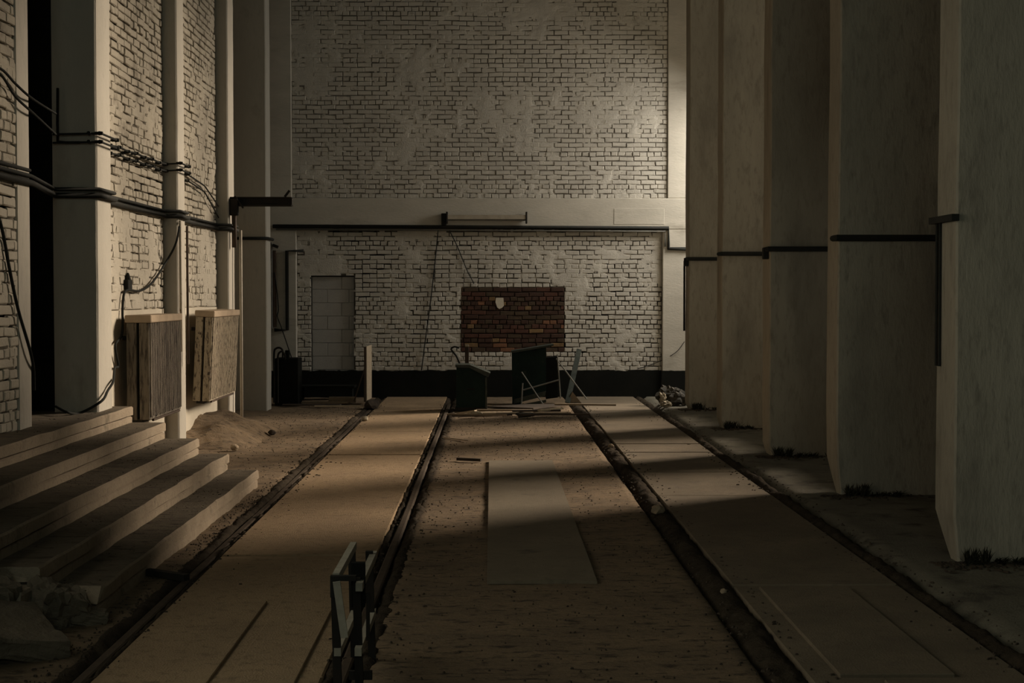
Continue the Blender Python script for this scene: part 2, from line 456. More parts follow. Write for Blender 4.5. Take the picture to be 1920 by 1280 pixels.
tag(MB().box(XL - 0.3, XL, 13.32, YB + 0.5, -0.3, ZTOP).build('wall_left', DARKR), 'plastered outer wall behind the left columns', 'wall', kind='structure')

# ------------------------------------------------------------------ brick walls
def brick_mesh(w, h, name):
    """one brick, local x along, y up, z out of the wall; rounded irregular face"""
    hw, hh, b = w / 2, h / 2, 0.007
    j = lambda a: random.uniform(-a, a)
    v = []
    for z, k in ((-0.05, 0.0), (-0.004, 0.0), (0.004, b)):
        for sx, sy in ((-1, -1), (1, -1), (1, 1), (-1, 1)):
            q = 0.0 if z == -0.05 else 1
            v.append((sx * (hw - k) + j(0.004) * q, sy * (hh - k) + j(0.0035) * q, z + j(0.002) * q))
    f = []
    for l in (0, 4):
        for i in range(4):
            f.append((l + i, l + (i + 1) % 4, l + 4 + (i + 1) % 4, l + 4 + i))
    f.append((8, 9, 10, 11))
    return v, f
VAR = {}
for kind, w in (('s', 0.245), ('h', 0.117)):
    VAR[kind] = [brick_mesh(w, 0.069, kind) for _ in range(14)]
SHARED = {}
def shared(kind, i, m):
    key = (kind, i, m.name)
    if key not in SHARED:
        v, f = VAR[kind][i]
        me = bpy.data.meshes.new('brick')
        me.from_pydata(v, [], f)
        me.materials.append(m)
        SHARED[key] = me
    return SHARED[key]
CO = 0.0815
def brick_wall(root, O, SA, N, s0, s1, t0, t1, pick, mp, mm, score, hole=None, thick=0.12, filled=0.35, header=0.35, patch=None, edges=lambda t: (), smear=lambda s, t: 0.0, zone=None):
    """lays courses from (s0,t0) to (s1,t1); the best 300 by score become parts, the rest one joined part"""
    O, SA, N = Vector(O), Vector(SA), Vector(N)
    T = Vector((0, 0, 1))
    lst = []
    t, c = t0 + CO / 2, 0
    while t < t1 - CO * 0.3:
        head = random.random() < header
        w = 0.127 if head else 0.255
        s = s0 + (0 if c % 2 else -w / 2)
        while s < s1 - 0.02:
            a, b = max(s, s0), min(s + w, s1)
            s += w
            if b - a < 0.04: continue
            cs = (a + b) / 2
            parts = [(a, b)]
            for e in edges(t):
                parts = [q for (p, r_) in parts for q in (((p, e), (e, r_)) if p < e < r_ else ((p, r_),))]
            for a, b in parts:
                cs = (a + b) / 2
                if b - a < 0.022 or (hole and hole(cs, t)): continue
                lst.append((cs, t + random.uniform(-0.006, 0.006) + 0.010 * N3(cs * 1.1, t * 0.7, 21), (b - a) - 0.009 + random.uniform(-0.010, 0.004)))
        t += CO; c += 1
    lst.sort(key=lambda q: score(q[0], q[1]))
    rest, restm = MB(), None
    base = root.location
    for i, (cs, ct, w) in enumerate(lst):
        kind, w0 = ('h', 0.117) if w < 0.17 else ('s', 0.245)
        k = random.randrange(14)
        proud = random.uniform(-0.004, 0.010)
        tilt = random.gauss(0, 0.022)
        p = O + SA * cs + T * ct + N * proud
        M = Matrix((SA, T, N)).transposed().to_4x4()
        M = M @ Matrix.Rotation(tilt, 4, 'Z') @ Matrix.Diagonal((w / w0, 1, 1, 1))
        if i < 300:
            o = bpy.data.objects.new('brick', shared(kind, k, pick(cs, ct)))
            o.matrix_basis = Matrix.Translation(p - base) @ M
            put(o, root)
        else:
            v, f = VAR[kind][k]
            rest.add([p + (M @ Vector(q)) for q in v], f, 1 if zone and ct < zone else 0)
    if rest.v:
        o = rest.build('bricks', [mp, WPAINT], root)
        o['kind'] = 'stuff'
    # mortar: uneven, in places filled flush with paint
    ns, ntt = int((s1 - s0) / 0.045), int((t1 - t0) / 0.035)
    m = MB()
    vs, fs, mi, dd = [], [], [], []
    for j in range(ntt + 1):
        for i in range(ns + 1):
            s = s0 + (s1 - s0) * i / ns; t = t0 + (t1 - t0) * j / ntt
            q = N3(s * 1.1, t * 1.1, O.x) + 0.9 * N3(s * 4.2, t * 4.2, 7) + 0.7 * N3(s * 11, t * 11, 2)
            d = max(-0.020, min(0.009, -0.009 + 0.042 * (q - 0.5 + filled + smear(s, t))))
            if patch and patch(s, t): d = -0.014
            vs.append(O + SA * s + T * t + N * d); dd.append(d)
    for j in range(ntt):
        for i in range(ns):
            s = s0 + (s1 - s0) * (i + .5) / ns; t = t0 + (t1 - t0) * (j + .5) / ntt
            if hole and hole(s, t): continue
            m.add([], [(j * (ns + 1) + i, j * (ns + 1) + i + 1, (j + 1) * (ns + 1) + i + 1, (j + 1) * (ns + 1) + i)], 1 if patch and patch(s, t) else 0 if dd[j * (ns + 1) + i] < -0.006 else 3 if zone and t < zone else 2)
    m.v = [tuple(q) for q in vs]
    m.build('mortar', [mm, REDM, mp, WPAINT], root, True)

wl = []
for (y0, y1, z0, z1, zv, lb) in ((8.4, 11.02, 0.73, 4.6, 2.6, 'limewashed brick panel left of the tall black door'),
                             (13.15, 15.95, 1.64, 5.7, 2.8, 'limewashed brick panel above the darker radiator'),
                             (16.30, 19.0, 1.64, 6.4, 3.0, 'limewashed brick panel above the paler tilted radiator')):
    r = thing('wall_left', lb, 'wall', (XPAN, (y0 + y1) / 2, z0), 'brick panels on the left wall', 'structure')
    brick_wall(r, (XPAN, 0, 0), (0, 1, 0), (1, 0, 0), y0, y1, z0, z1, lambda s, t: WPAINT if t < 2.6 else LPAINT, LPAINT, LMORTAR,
               lambda s, t, y0=y0: (t if y0 > 12 else t + 6 * (s < 10.4)), filled=0.20, zone=2.6,
               smear=lambda s, t: (0.30 if t < 2.6 else 0.55 * max(0, 1 - abs(t - 3.55 + 0.3 * N3(s * 1.5, 3)) / 0.5)))
    if y0 > 12:
        MB().box(XPAN - 0.3, XPAN - 0.02, y0 - 0.02, y1 + 0.1, -0.05, ZTOP).build('backing', PLAST, r)
        MB().box(XPAN - 0.05, XPAN + 0.012, y0 - 0.02, y1 + 0.1, -0.05, 1.63).build('plaster_band', PLAST, r)
    else:
        MB().box(XPAN - 0.3, XPAN - 0.02, -1.0, 3.7, 0.74, ZTOP).box(XPAN - 0.3, XPAN - 0.02, 8.3, 11.3, 0.74, ZTOP).box(XPAN - 0.3, XPAN - 0.02, 3.7, 8.3, 0.74, 1.45).box(XPAN - 0.3, XPAN - 0.02, 3.7, 8.3, 4.05, ZTOP).build('backing', COLM, r)
        w = thing('window_5', 'added steel-framed opening in the left wall, made for the fill lamp', 'window', (XPAN - 0.2, 6.0, 1.45), None, 'structure')  # unseen window, added to carry the near-left fill lamp
        for k in range(5): MB().box(XPAN - 0.22, XPAN - 0.16, 3.72 + 1.14 * k - 0.02, 3.72 + 1.14 * k + 0.02, 1.45, 4.05).build('mullion', STEELD, w)
        MB().box(XPAN - 0.05, XPAN + 0.015, 11.02, 11.3, 0.7, ZTOP).build('plaster_edge', COLM, r)

# back wall, lower panel and upper panel
bx = lambda u: at(u, 500, YB).x
bz = lambda v: at(922, v, YB).z
BX0, BX1 = bx(557), bx(1241)
UX0, UX1 = bx(549), bx(1250)
ZB0, ZB1, ZU0 = 0.0, bz(430), bz(372)
DX0, DX1, DZ1 = bx(583), bx(665), bz(515)
PX0, PX1, PZ0, PZ1 = bx(864), bx(1058), bz(660), bz(538)
doorhole = lambda s, t: DX0 < s < DX1 and t < DZ1
inpatch = lambda s, t: PX0 < s < PX1 and PZ0 + 0.02 * N3(s * 3, 1) < t < PZ1
def pickb(s, t):
    if inpatch(s, t):
        q = random.random()
        return REDS[0] if q < 0.42 else REDS[1] if q < 0.64 else REDS[2] if q < 0.84 else REDS[3] if q < 0.95 else REDS[4]
    return PAINT
r = thing('wall_back', 'lower panel of white-painted brick around the bare red brick patch', 'wall', (0, YB, 0), kind='structure')
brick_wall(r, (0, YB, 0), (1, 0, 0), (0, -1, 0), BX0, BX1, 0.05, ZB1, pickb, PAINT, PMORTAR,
           lambda s, t: max(abs(s - (PX0 + PX1) / 2) * 0.75, abs(t - (PZ0 + PZ1) / 2) * 1.15), doorhole, filled=0.42, header=0.45, patch=inpatch, edges=lambda t: ((DX0, DX1) if t < DZ1 else ()) + ((PX0, PX1) if PZ0 < t < PZ1 else ()))
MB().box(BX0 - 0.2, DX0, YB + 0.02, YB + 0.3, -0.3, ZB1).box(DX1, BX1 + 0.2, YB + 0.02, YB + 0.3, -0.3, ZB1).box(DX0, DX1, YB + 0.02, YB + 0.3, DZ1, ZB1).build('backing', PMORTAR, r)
# torn paper scrap left on the patch
p = [(at(u, v, YB - 0.018).x, at(u, v, YB - 0.018).z) for u, v in ((930, 558), (944, 558), (945, 573), (941, 577), (936, 579), (932, 576), (929, 566))]
tag(MB().prism(p, YB - 0.020, YB - 0.014).build('paint_blot', PLAST, r), 'white blot on the bare red bricks')
r = thing('wall_back', 'upper wall of white-painted brick above the concrete beam', 'wall', (0, YB - 0.04, ZU0), kind='structure')
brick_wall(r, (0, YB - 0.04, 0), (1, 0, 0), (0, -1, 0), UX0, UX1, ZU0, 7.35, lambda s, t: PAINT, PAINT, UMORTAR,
           lambda s, t: max(abs(s - 1.4) * 0.6, t - ZU0), filled=0.46, header=0.3)
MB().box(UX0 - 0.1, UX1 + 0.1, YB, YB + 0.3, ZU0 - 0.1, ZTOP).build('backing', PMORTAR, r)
# frame of the back wall: beam and side piers
tag(MB().bbox(-4.5, XR, YB - 0.10, YB + 0.2, ZB1, ZU0, 0.01).build('beam', BEAM), 'plastered concrete beam across the back wall', 'beam', kind='structure')
tag(MB().bbox(XL, BX0, YB - 0.098, YB + 0.2, 0, ZB1, 0.012).build('pier', BEAM), 'plastered pier at the lower left of the back wall', 'pier', kind='structure')
tag(MB().bbox(BX1, XR, YB - 0.098, YB + 0.2, 0, ZB1, 0.012).build('pier', BEAM), 'plastered pier at the lower right of the back wall', 'pier', kind='structure')
tag(MB().bbox(XL, UX0, YB - 0.09, YB + 0.2, ZU0, ZTOP, 0.012).build('pier', BEAM), 'plastered pier beside the upper brick wall, left end', 'pier', kind='structure')
tag(MB().bbox(UX1, XR, YB - 0.09, YB + 0.2, ZU0, ZTOP, 0.012).build('pier', BEAM), 'plastered pier beside the upper brick wall, right end', 'pier', kind='structure')
MB().bbox(bx(1150), bx(1244), YB - 0.106, YB - 0.09, bz(421), bz(391), 0.003).build('plaster_patch', BEAM, bpy.data.objects['beam'])
# bricked-up doorway
r = thing('door_1', 'doorway walled up with grey concrete blocks in the back wall', 'doorway', ((DX0 + DX1) / 2, YB + 0.07, 0.0), kind='structure')
MB().box(DX0 - 0.02, DX1 + 0.02, YB + 0.10, YB + 0.3, 0, DZ1 + 0.05).build('mortar', BLOCK, r)
h, nrow = (DZ1 - 0.02) / 9, 9
for i in range(nrow):
    z0 = i * h
    cuts = [DX0 + 0.01, DX0 + 0.01 + (0.27 if i % 2 else 0.52), DX1 - 0.01]
    if i % 2: cuts.insert(2, DX0 + 0.66)
    for a, b in zip(cuts, cuts[1:]):
        y = YB + 0.07 + random.uniform(0, 0.004)
        MB().bbox(a + 0.003, b - 0.003, y, YB + 0.12, z0 + 0.003, z0 + h - 0.003, 0.004).build('block', BLOCK, r)
MB().box(DX0, DX1, YB + 0.03, YB + 0.2, DZ1 - 0.035, DZ1 + 0.01).build('lintel', STEELD, r)
# black painted base band with a ragged top
def ragged(x0, x1, y, n, parent=None, top=0.46):
    m = MB()
    vs, fs = [], []
    for i in range(n + 1):
        x = x0 + (x1 - x0) * i / n
        z = top + 0.018 * N3(x * 9, 3.3) + 0.015 * N3(x * 25, 1) + 0.012 * N3(x * 2.3, 8)
        vs += [(x, y, -0.05), (x, y, z), (x, y + 0.03, z), (x, y + 0.03, -0.05)]
    for i in range(n):
        for k in range(3):
            fs.append((4 * i + k, 4 * i + k + 1, 4 * i + 5 + k, 4 * i + 4 + k))
    fs += [(0, 1, 2, 3), tuple(4 * n + q for q in (3, 2, 1, 0))]
    return m.add(vs, fs)
m = ragged(BX0, BX1, YB - 0.018, 150)
m2 = ragged(BX1 - 0.005, XR, YB - 0.106, 30)
m3 = ragged(XL, BX0 + 0.005, YB - 0.106, 20)
for q in (m2, m3): m.add(q.v, q.f)
tag(m.build('baseboard_back', BLACKP), 'black painted band along the foot of the back wall', 'baseboard', kind='structure')

# ------------------------------------------------------------------ right fins
FLB = ['concrete fin nearest the viewer, with a vertical conduit on its edge', 'second concrete fin, with dark weeds at its foot and conduit across',
       'middle concrete fin of the row of five', 'fourth concrete fin, with a chipped foot', 'concrete fin closest to the back wall, rubbish bag beside it']
for i, y in enumerate(FINS):
    m = MB()
    th = 0.42
    n = 22
    zs = [-0.06, 0.0, 0.05, 0.12, 0.2, 0.3, 0.45] + lin(0.7, ZTOP, 14)
    vs = []
    for z in zs:
        chip = max(0.0, 1 - z / (0.28 if i in (0, 1) else 0.10)) if z < 0.3 else 0
        bk = y + th - chip * (0.25 if i < 2 else 0.08)
        wob = 0.010 * N3(z * 1.7, y) + 0.006 * N3(z * 5, y, 3)
        xi = XFIN + wob + chip * 0.03
        vs += [(xi + 0.012, y, z), (XR + 0.02, y, z), (XR + 0.02, y + th, z), (xi + 0.012 + chip * 0.05, bk, z), (xi, bk - 0.02, z), (xi, y + 0.015, z)]
    k = 6
    fs = [(j * k + a, j * k + (a + 1) % k, (j + 1) * k + (a + 1) % k, (j + 1) * k + a) for j in range(len(zs) - 1) for a in range(k)]
    fs += [tuple(range(k)), tuple(range((len(zs) - 1) * k, len(zs) * k))]
    tag(m.add(vs, fs).build('column', CONC), FLB[i], 'column', 'concrete fins of the right side', 'structure')

# ------------------------------------------------------------------ left columns
def left_col(x0, x1, y0, y1, z0, lb):
    zs = lin(z0, ZTOP, 30)
    vs = []
    for z in zs:
        w = 0.006 * N3(z * 2.1, y0) + 0.004 * N3(z * 6, y0, 5)
        vs += [(x0, y0, z), (x1 + w - 0.015, y0, z), (x1 + w, y0 + 0.015, z), (x1 + w, y1, z), (x0, y1, z)]
    k = 5
    fs = [(j * k + a, j * k + (a + 1) % k, (j + 1) * k + (a + 1) % k, (j + 1) * k + a) for j in range(len(zs) - 1) for a in range(k)]
    fs += [tuple(range(k)), tuple(range((len(zs) - 1) * k, len(zs) * k))]
    return tag(MB().add(vs, fs).build('column', COLM), lb, 'column', 'columns of the left wall', 'structure')
left_col(-3.89, XCOL, 12.70, 13.15, 0.72, 'wide plastered column standing on the stair landing')
left_col(-3.9, XCOL, 15.95, 16.30, -0.05, 'plastered column between the two radiators')
left_col(-3.9, XCOL, 19.0, 19.42, -0.05, 'plastered column carrying the black steel bracket')
left_col(XL, XCOL, 22.2, 22.6, -0.05, 'plastered column in front of the left end of the back wall')
MB().box(XPAN, XPAN + 0.05, 16.3, 16.72, 0.72, 2.5).build('plaster_strip', COLM, bpy.data.objects['wall_left.004'])
# tall black door in the gap
d = thing('door_2', 'tall black steel door leaf beside the wide column', 'door', (-4.4, 12.8, 0.725), kind='structure')
MB().box(-5.6, -3.9, 12.80, 12.86, 0.725, ZTOP).build('leaf', BLACKP, d)
for z in (1.2, 3.2, 5.2): MB().box(-5.6, -3.9, 12.76, 12.80, z, z + 0.10).build('ledge', BLACKP, d)

# ------------------------------------------------------------------ steps
st = thing('concrete_steps', 'wide dusty concrete steps with broken near ends', 'steps', (-3.0, 10.5, 0))
SX = [-2.18, -2.46, -2.735, -3.05, -3.36]
RISE = 0.1475
def step_slab(x0, x1, y0, y1, z0, z1, seed, rough):
    ny = 60
    ys = lin(y0, y1, ny)
    sec = [(x0, z0), (x1, z0), (x1, z1 - 0.012), (x1 - 0.012, z1), (x0, z1)]
    vs = []
    for j, y in enumerate(ys):
        for k, (x, z) in enumerate(sec):
            dx = 0.008 * N3(y * 2.3, seed) + 0.006 * N3(y * 8, seed, 2)
            if k in (2, 3): dx -= 0.03 * max(0, N3(y * 1.7, seed, 9) - 0.25)
            dz = 0.006 * N3(y * 3, x, seed) if k > 1 else 0
            yy = y
            if j == 0: yy += rough * N3(x * 6, z * 9, seed * 2.2)
            vs.append((x + (dx if k in (1, 2, 3) else 0), yy, z + dz))
    n = len(sec)
    fs = [(j * n + a, j * n + (a + 1) % n, (j + 1) * n + (a + 1) % n, (j + 1) * n + a) for j in range(ny) for a in range(n)]
    fs += [tuple(range(n)), tuple(range(ny * n, (ny + 1) * n))]
    m = MB().add(vs, fs)
    m.mi = [1 if i < ny * n and i % n == 3 else 0 for i in range(len(fs))]
    return m
for i, x in enumerate(SX):
    z1 = RISE * (i + 1)
    z0 = RISE * i
    xin = SX[i + 1] - 0.06 if i < 4 else -5.6
    near = (7.95, 7.72, 7.4, 6.8, 6.2)[i]
    step_slab(xin, x, near, 13.3 + 0.01 * i, z0 + 0.070, z1, i + 1.3, 0.35 if i < 3 else 0.1).build('tread', [STEP, STEPT], st)
    step_slab(xin, x - 0.010, near - 0.12, 13.29 + 0.01 * i, -0.05, z0 + 0.056, i + 5.3, 0.5 if i < 3 else 0.1).build('riser', STEP, st)
MB().box(-5.6, SX[4] - 0.1, 3.0, 13.28, -0.05, 0.71).build('core', STEPD, st)
# rubble at the broken end of the steps
def chunk(c, dims, rot, seed, m, rough=0.12, rnd=0.25):
    bm = bmesh.new()
    bmesh.ops.create_cube(bm, size=1.0)
    bmesh.ops.subdivide_edges(bm, edges=bm.edges[:], cuts=7, use_grid_fill=True)
    R = Matrix.Rotation(rot[2], 3, 'Z') @ Matrix.Rotation(rot[1], 3, 'Y') @ Matrix.Rotation(rot[0], 3, 'X')
    vs = []
    for v in bm.verts:
        p = v.co.copy()
        k = 1 - rnd * max(0, (abs(p.x) + abs(p.y) + abs(p.z) - 0.95))
        q = Vector((p.x * dims[0], p.y * dims[1], p.z * dims[2])) * k
        q += min(dims) * rough * (1.6 * noise.noise_vector(p * 2.2 + Vector((seed, seed * 2, 0))) + 1.4 * noise.noise_vector(p * 6 + Vector((seed, 0, 3))))
        vs.append(Vector(c) + R @ q)
    b = MB().add(vs, [[v.index for v in f.verts] for f in bm.faces])
    bm.free()
    return b
tag(chunk((-2.50, 7.06, 0.12), (0.62, 0.60, 0.11), (0.16, 0.20, 0.62), 1.0, STEPD, 0.10, 0.05).build('concrete_chunk', STEPD), 'large tilted slab of broken concrete lying before the steps', 'rubble', 'rubble by the steps')
for c, dm, ro, sd_, lb in (((-2.36, 7.68, 0.10), (0.28, 0.26, 0.22), (0.3, 0.2, 0.7), 2.0, 'dark block of broken concrete wedged under the lowest step'),
                       ((-2.72, 7.50, 0.17), (0.34, 0.30, 0.30), (0.1, 0.4, 0.2), 3.0, 'rounded lump of broken concrete behind the large tilted slab'),
                       ((-2.20, 7.72, 0.03), (0.20, 0.16, 0.08), (0.0, 0.1, 0.4), 4.0, 'small flat concrete fragment at the corner of the lowest step')):
    tag(chunk(c, dm, ro, sd_, STEPD, 0.09).build('concrete_chunk', STEPD), lb, 'rubble', 'rubble by the steps')

# ------------------------------------------------------------------ long plate on the gravel bed
xs, ys = lin(-0.03, 0.65, 14), lin(8.72, 15.2, 60)
zf = lambda x, y: 0.012 + 0.006 * N3(x * 2, y * 0.9, 4) + (0.012 * max(0, 1 - (y - 8.72) / 0.5) * (0.5 + N3(x * 4, 2)))
m = MB().grid(xs, ys, zf)
n, k = len(xs), len(m.v)
m.grid(xs, ys, lambda x, y: -0.004)
ring = [i for i in range(n)] + [j * n + n - 1 for j in range(1, len(ys))] + [(len(ys) - 1) * n + i for i in range(n - 2, -1, -1)] + [j * n for j in range(len(ys) - 2, 0, -1)]
m.f += [(ring[i], ring[(i + 1) % len(ring)], ring[(i + 1) % len(ring)] + k, ring[i] + k) for i in range(len(ring))]
m.mi += [0] * len(ring)
tag(m.build('floor_plate', MATP), 'long narrow plate lying on the gravel between the two tracks', 'plate')

# ------------------------------------------------------------------ radiators on the left wall
def radiator(label, x_s, y0, y1, z0, z1, th, m, lean):
    r = thing('radiator', label, 'radiator', (x_s - th / 2, (y0 + y1) / 2, z0), 'radiators on the left wall')
    off = Vector(r.location)
    ch = 0.075
    half = th / 2 - 0.012
    # two banks of plates with a gap between them
    for a in (x_s - th, x_s - half):
        MB().bbox(a, a + half, y0, y1, z0, z1 - ch, 0.006).build('plate_bank', m, r)
    ribs = MB()
    nr = int((y1 - y0) / 0.055)
    for i in range(nr):
        y = y0 + (y1 - y0) * (i + 0.5) / nr
        ribs.box(x_s - 0.002, x_s + 0.012, y - 0.014, y + 0.014, z0 + 0.02 + random.uniform(0, 0.015), z1 - ch - 0.004)
    q = ribs.build('ribs', m, r)
    MB().bbox(x_s - th - 0.012, x_s + 0.022, y0 - 0.012, y1 + 0.01, z1 - ch, z1, 0.008).build('cap', RADC, r)
    MB().box(x_s - th * 0.8, x_s - th * 0.35, y0 + 0.02, y1 - 0.02, z0 - 0.03, z0 + 0.01).build('bottom_channel', STEELD, r)
    MB().tube([(x_s - 0.03, y0 + 0.25, z0 - 0.02), (x_s - 0.03, y1 + 0.05, z0 - 0.02)], 0.014).build('feed_pipe', PIPER, r)
    for y in (y0 + 0.2, y1 - 0.2):
        MB().box(XPAN + 0.012, x_s - th, y - 0.02, y + 0.02, z1 - 0.25, z1 - 0.21).build('hanger', STEELD, r)
    r.rotation_euler = (0, lean, 0)
    return r
radiator('darker dirty radiator hung behind the end of the steps', -3.34, 13.92, 15.30, 0.56, 1.585, 0.225, RADD, 0.0)
radiator('paler rust-flecked radiator tilted on the wall above a dirt mound', -3.36, 16.95, 18.62, 0.52, 1.60, 0.20, RADM, math.radians(2.6))

# dirt mound against the wall
def mound(x, y):
    a = (x + 3.62) / 0.80; b = (y - 18.0) / 1.55
    return 0.30 * max(0, 1 - a * a) * max(0, 1 - b * b) * (1 + 0.35 * N3(x * 3, y * 2)) + 0.02 * N3(x * 9, y * 9) - 0.02
tag(MB().grid(lin(XPAN + 0.0, -2.8, 28), lin(16.5, 19.6, 60), mound).build('dirt_mound', DIRT, None, True), 'low mound of dirt heaped under the paler radiator', 'mound')

# ------------------------------------------------------------------ wires, conduits and pipes
def run(name, pts, r, m, label, cat, group=None, smooth=0, n=8):
    pts = spline(pts, smooth) if smooth else pts
    return tag(MB().tube(pts, r, n).build(name, m, None, True), label, cat, group)
zc = 2.66
def wallpath(z, off, y_from=8.4, y_to=19.5):
    """follows the left wall: near panel, wide column, panel, column, panel, column"""
    a, b = XPAN + off, XCOL + off
    f = off
    return [(a, y_from, z), (a, 11.3, z), (-3.86, 12.70 - f, z), (b, 12.70 - f, z), (b, 13.15 + f, z), (a, 13.17 + f, z), (a, 15.95 - f, z), (b, 15.95 - f, z),
            (b, 16.30 + f, z), (a, 16.32 + f, z), (a, 19.0 - f, z), (b, 19.0 - f, z), (b, y_to, z)]
run('conduit', wallpath(zc, 0.035), 0.026, CONDM, 'thicker lower dark conduit running along the left wall above the radiators', 'conduit', 'conduits on the left wall')
run('conduit', wallpath(zc + 0.055, 0.030), 0.017, CONDM, 'thinner upper dark conduit running along the left wall above the radiators', 'conduit', 'conduits on the left wall')
run('conduit', wallpath(zc + 0.10, 0.02, 8.4, 19.1)[0:2], 0.014, CONDM, 'short extra conduit on the brick left of the black door', 'conduit', 'conduits on the left wall')
# twin insulated line with knobs
zi = 3.13
for dz, lb in ((0.0, 'lower'), (0.075, 'upper')):
    w = thing('insulator_wire', lb + ' black wire of the twin line on knob insulators, left wall', 'wire', (XPAN, 15, zi + dz), 'twin wires on insulators')
    pts = [(-3.87, 12.65, zi + dz - 0.01), (XCOL + 0.05, 12.65, zi + dz), (XCOL + 0.05, 13.2, zi + dz), (XPAN + 0.05, 13.24, zi + dz)]
    pts += [(XPAN + 0.05, 13.24 + 2.66 * k / 8, zi + dz + 0.03 * k / 8 - 0.012 * (k % 2)) for k in range(1, 9)]
    pts += [(XCOL + 0.05, 15.90, zi + 0.04 + dz), (XCOL + 0.05, 16.33, zi + 0.04 + dz), (XPAN + 0.05, 16.38, zi + 0.03 + dz), (XPAN + 0.05, 17.0, zi + 0.01 + dz), (XPAN + 0.05, 18.0, zi - 0.05 + dz), (XPAN + 0.05, 18.9, zi - 0.32 + dz * 2)]
    MB().tube(pts, 0.010, 6).build('wire', BLK, w)
    for i, p in enumerate(pts[1:16]):
        xw = XCOL if p[0] > XPAN + 0.07 else XPAN
        if i in (0,):
            MB().tube([(p[0] - 0.1, p[1] - 0.02, p[2]), (p[0] - 0.1, 12.70, p[2])], [0.018, 0.015], 8).build('insulator', BLK, w)
        MB().tube([(xw, p[1], p[2]), (xw + 0.03, p[1], p[2]), (xw + 0.035, p[1], p[2]), (xw + 0.07, p[1], p[2])], [0.015, 0.015, 0.020, 0.015], 8).build('insulator', BLK, w)
for k, (a, b, c) in enumerate((((0, 128), (30, 158), (62, 186)), ((0, 138), (28, 180), (62, 212)))):
    run('wire', [atx(-40, 122, XPAN + 0.06), atx(*a, XPAN + 0.05), atx(*b, XPAN + 0.05), atx(*c, XPAN + 0.06), at(108, 215 + 40 * k, 12.65)], 0.010, BLK,
        ('upper' if k == 0 else 'lower') + ' slack black wire crossing the brick left of the black door', 'wire', 'slack wires by the black door', 5)
run('wire', [at(108, 165, 12.66), at(108, 255, 12.66), at(113, 266, 12.66), at(150, 267, 12.66)], 0.012, BLK, 'black wire dropping down the edge of the wide column', 'wire', None, 3)
run('cable', [atx(-12, 380, XPAN + 0.03), atx(4, 430, XPAN + 0.03), atx(18, 505, XPAN + 0.03), atx(34, 580, XPAN + 0.04), atx(60, 672, XPAN + 0.05), at(64, 730, 11.6)], 0.013, BLK, 'black cable hanging down the brick at the far left', 'cable', None, 6)
run('cable', [atx(338, 416, XCOL + 0.02), atx(330, 455, XCOL + 0.02), atx(312, 490, XPAN + 0.06), atx(285, 530, XPAN + 0.05), atx(262, 545, XPAN + 0.05), atx(236, 545, XPAN + 0.04), atx(230, 575, XPAN + 0.04),
              atx(229, 625, XPAN + 0.05), atx(216, 648, XPAN + 0.05), atx(222, 685, XPAN + 0.05), atx(215, 690, XPAN + 0.06), atx(212, 715, XCOL + 0.03), atx(202, 732, XCOL + 0.03), atx(190, 752, XCOL + 0.04), at(150, 774, 12.55), at(125, 772, 12.3), at(105, 762, 12.5)], 0.012, BLK,
    'black cable looping across the brick and dropping behind the darker radiator', 'cable', None, 6)
# small switch on the brick panel
b_ = thing('wall_switch', 'small black switch on the brick above the darker radiator', 'switch', atx(235, 530, XPAN))
p = atx(235, 530, XPAN)
MB().bbox(XPAN + 0.0, XPAN + 0.05, p.y - 0.08, p.y + 0.08, p.z - 0.07, p.z + 0.03, 0.006).build('body', BLK, b_)
MB().tube([(XPAN + 0.025, p.y, p.z + 0.03), (XPAN + 0.025, p.y, p.z + 0.07), (XPAN + 0.025, p.y, p.z + 0.10)], [0.035, 0.022, 0.010], 8).build('lever', BLK, b_)
# pipes beside the columns
run('pipe', [(XCOL + 0.03, 15.93, zc - 0.05), (XCOL + 0.03, 15.93, 1.15)], 0.016, PIPEW, 'pale pipe down the edge of the column between the radiators', 'pipe')
run('pipe', [(XCOL + 0.06, 16.15, zc - 0.1), (XCOL + 0.06, 16.15, 1.0)], 0.014, PIPER, 'rusty pipe down the face of the column between the radiators', 'pipe')
run('pipe', [(XCOL + 0.10, 19.35, zc), (XCOL + 0.10, 19.35, 0.0)], 0.020, PIPEW, 'pale pipe standing on the floor by the bracket column', 'pipe')
run('pipe', [(XCOL + 0.055, 19.12, 3.0), (XCOL + 0.055, 19.12, 2.42)], 0.032, PIPER, 'short rusty pipe hanging under the steel bracket', 'pipe')
# steel bracket
b_ = thing('steel_bracket', 'black steel beam jutting from the left column, hooks at its end', 'bracket', (-3.4, 19.2, 2.99))
p0, p1 = at(417, 378, 19.2), at(548, 378, 19.2)
MB().box(p0.x, p1.x, 19.17, 19.23, p0.z - 0.055, p0.z + 0.055).box(p0.x, p1.x, 19.12, 19.28, p0.z + 0.045, p0.z + 0.06).box(p0.x, p1.x, 19.12, 19.28, p0.z - 0.06, p0.z - 0.045).build('beam', STEELD, b_)
MB().bar(at(534, 369, 19.2), at(543, 357, 19.2), 0.03, 0.03).build('hook', STEELD, b_)
MB().bar(at(424, 392, 19.1), at(441, 368, 19.1), 0.04, 0.02).bar(at(441, 368, 19.1), at(456, 390, 19.1), 0.04, 0.02).build('brace', STEELD, b_)
MB().bbox(p0.x + 0.12, p0.x + 0.23, 19.05, 19.15, p0.z - 0.19, p0.z + 0.03, 0.01).build('clamp', STEELD, b_)
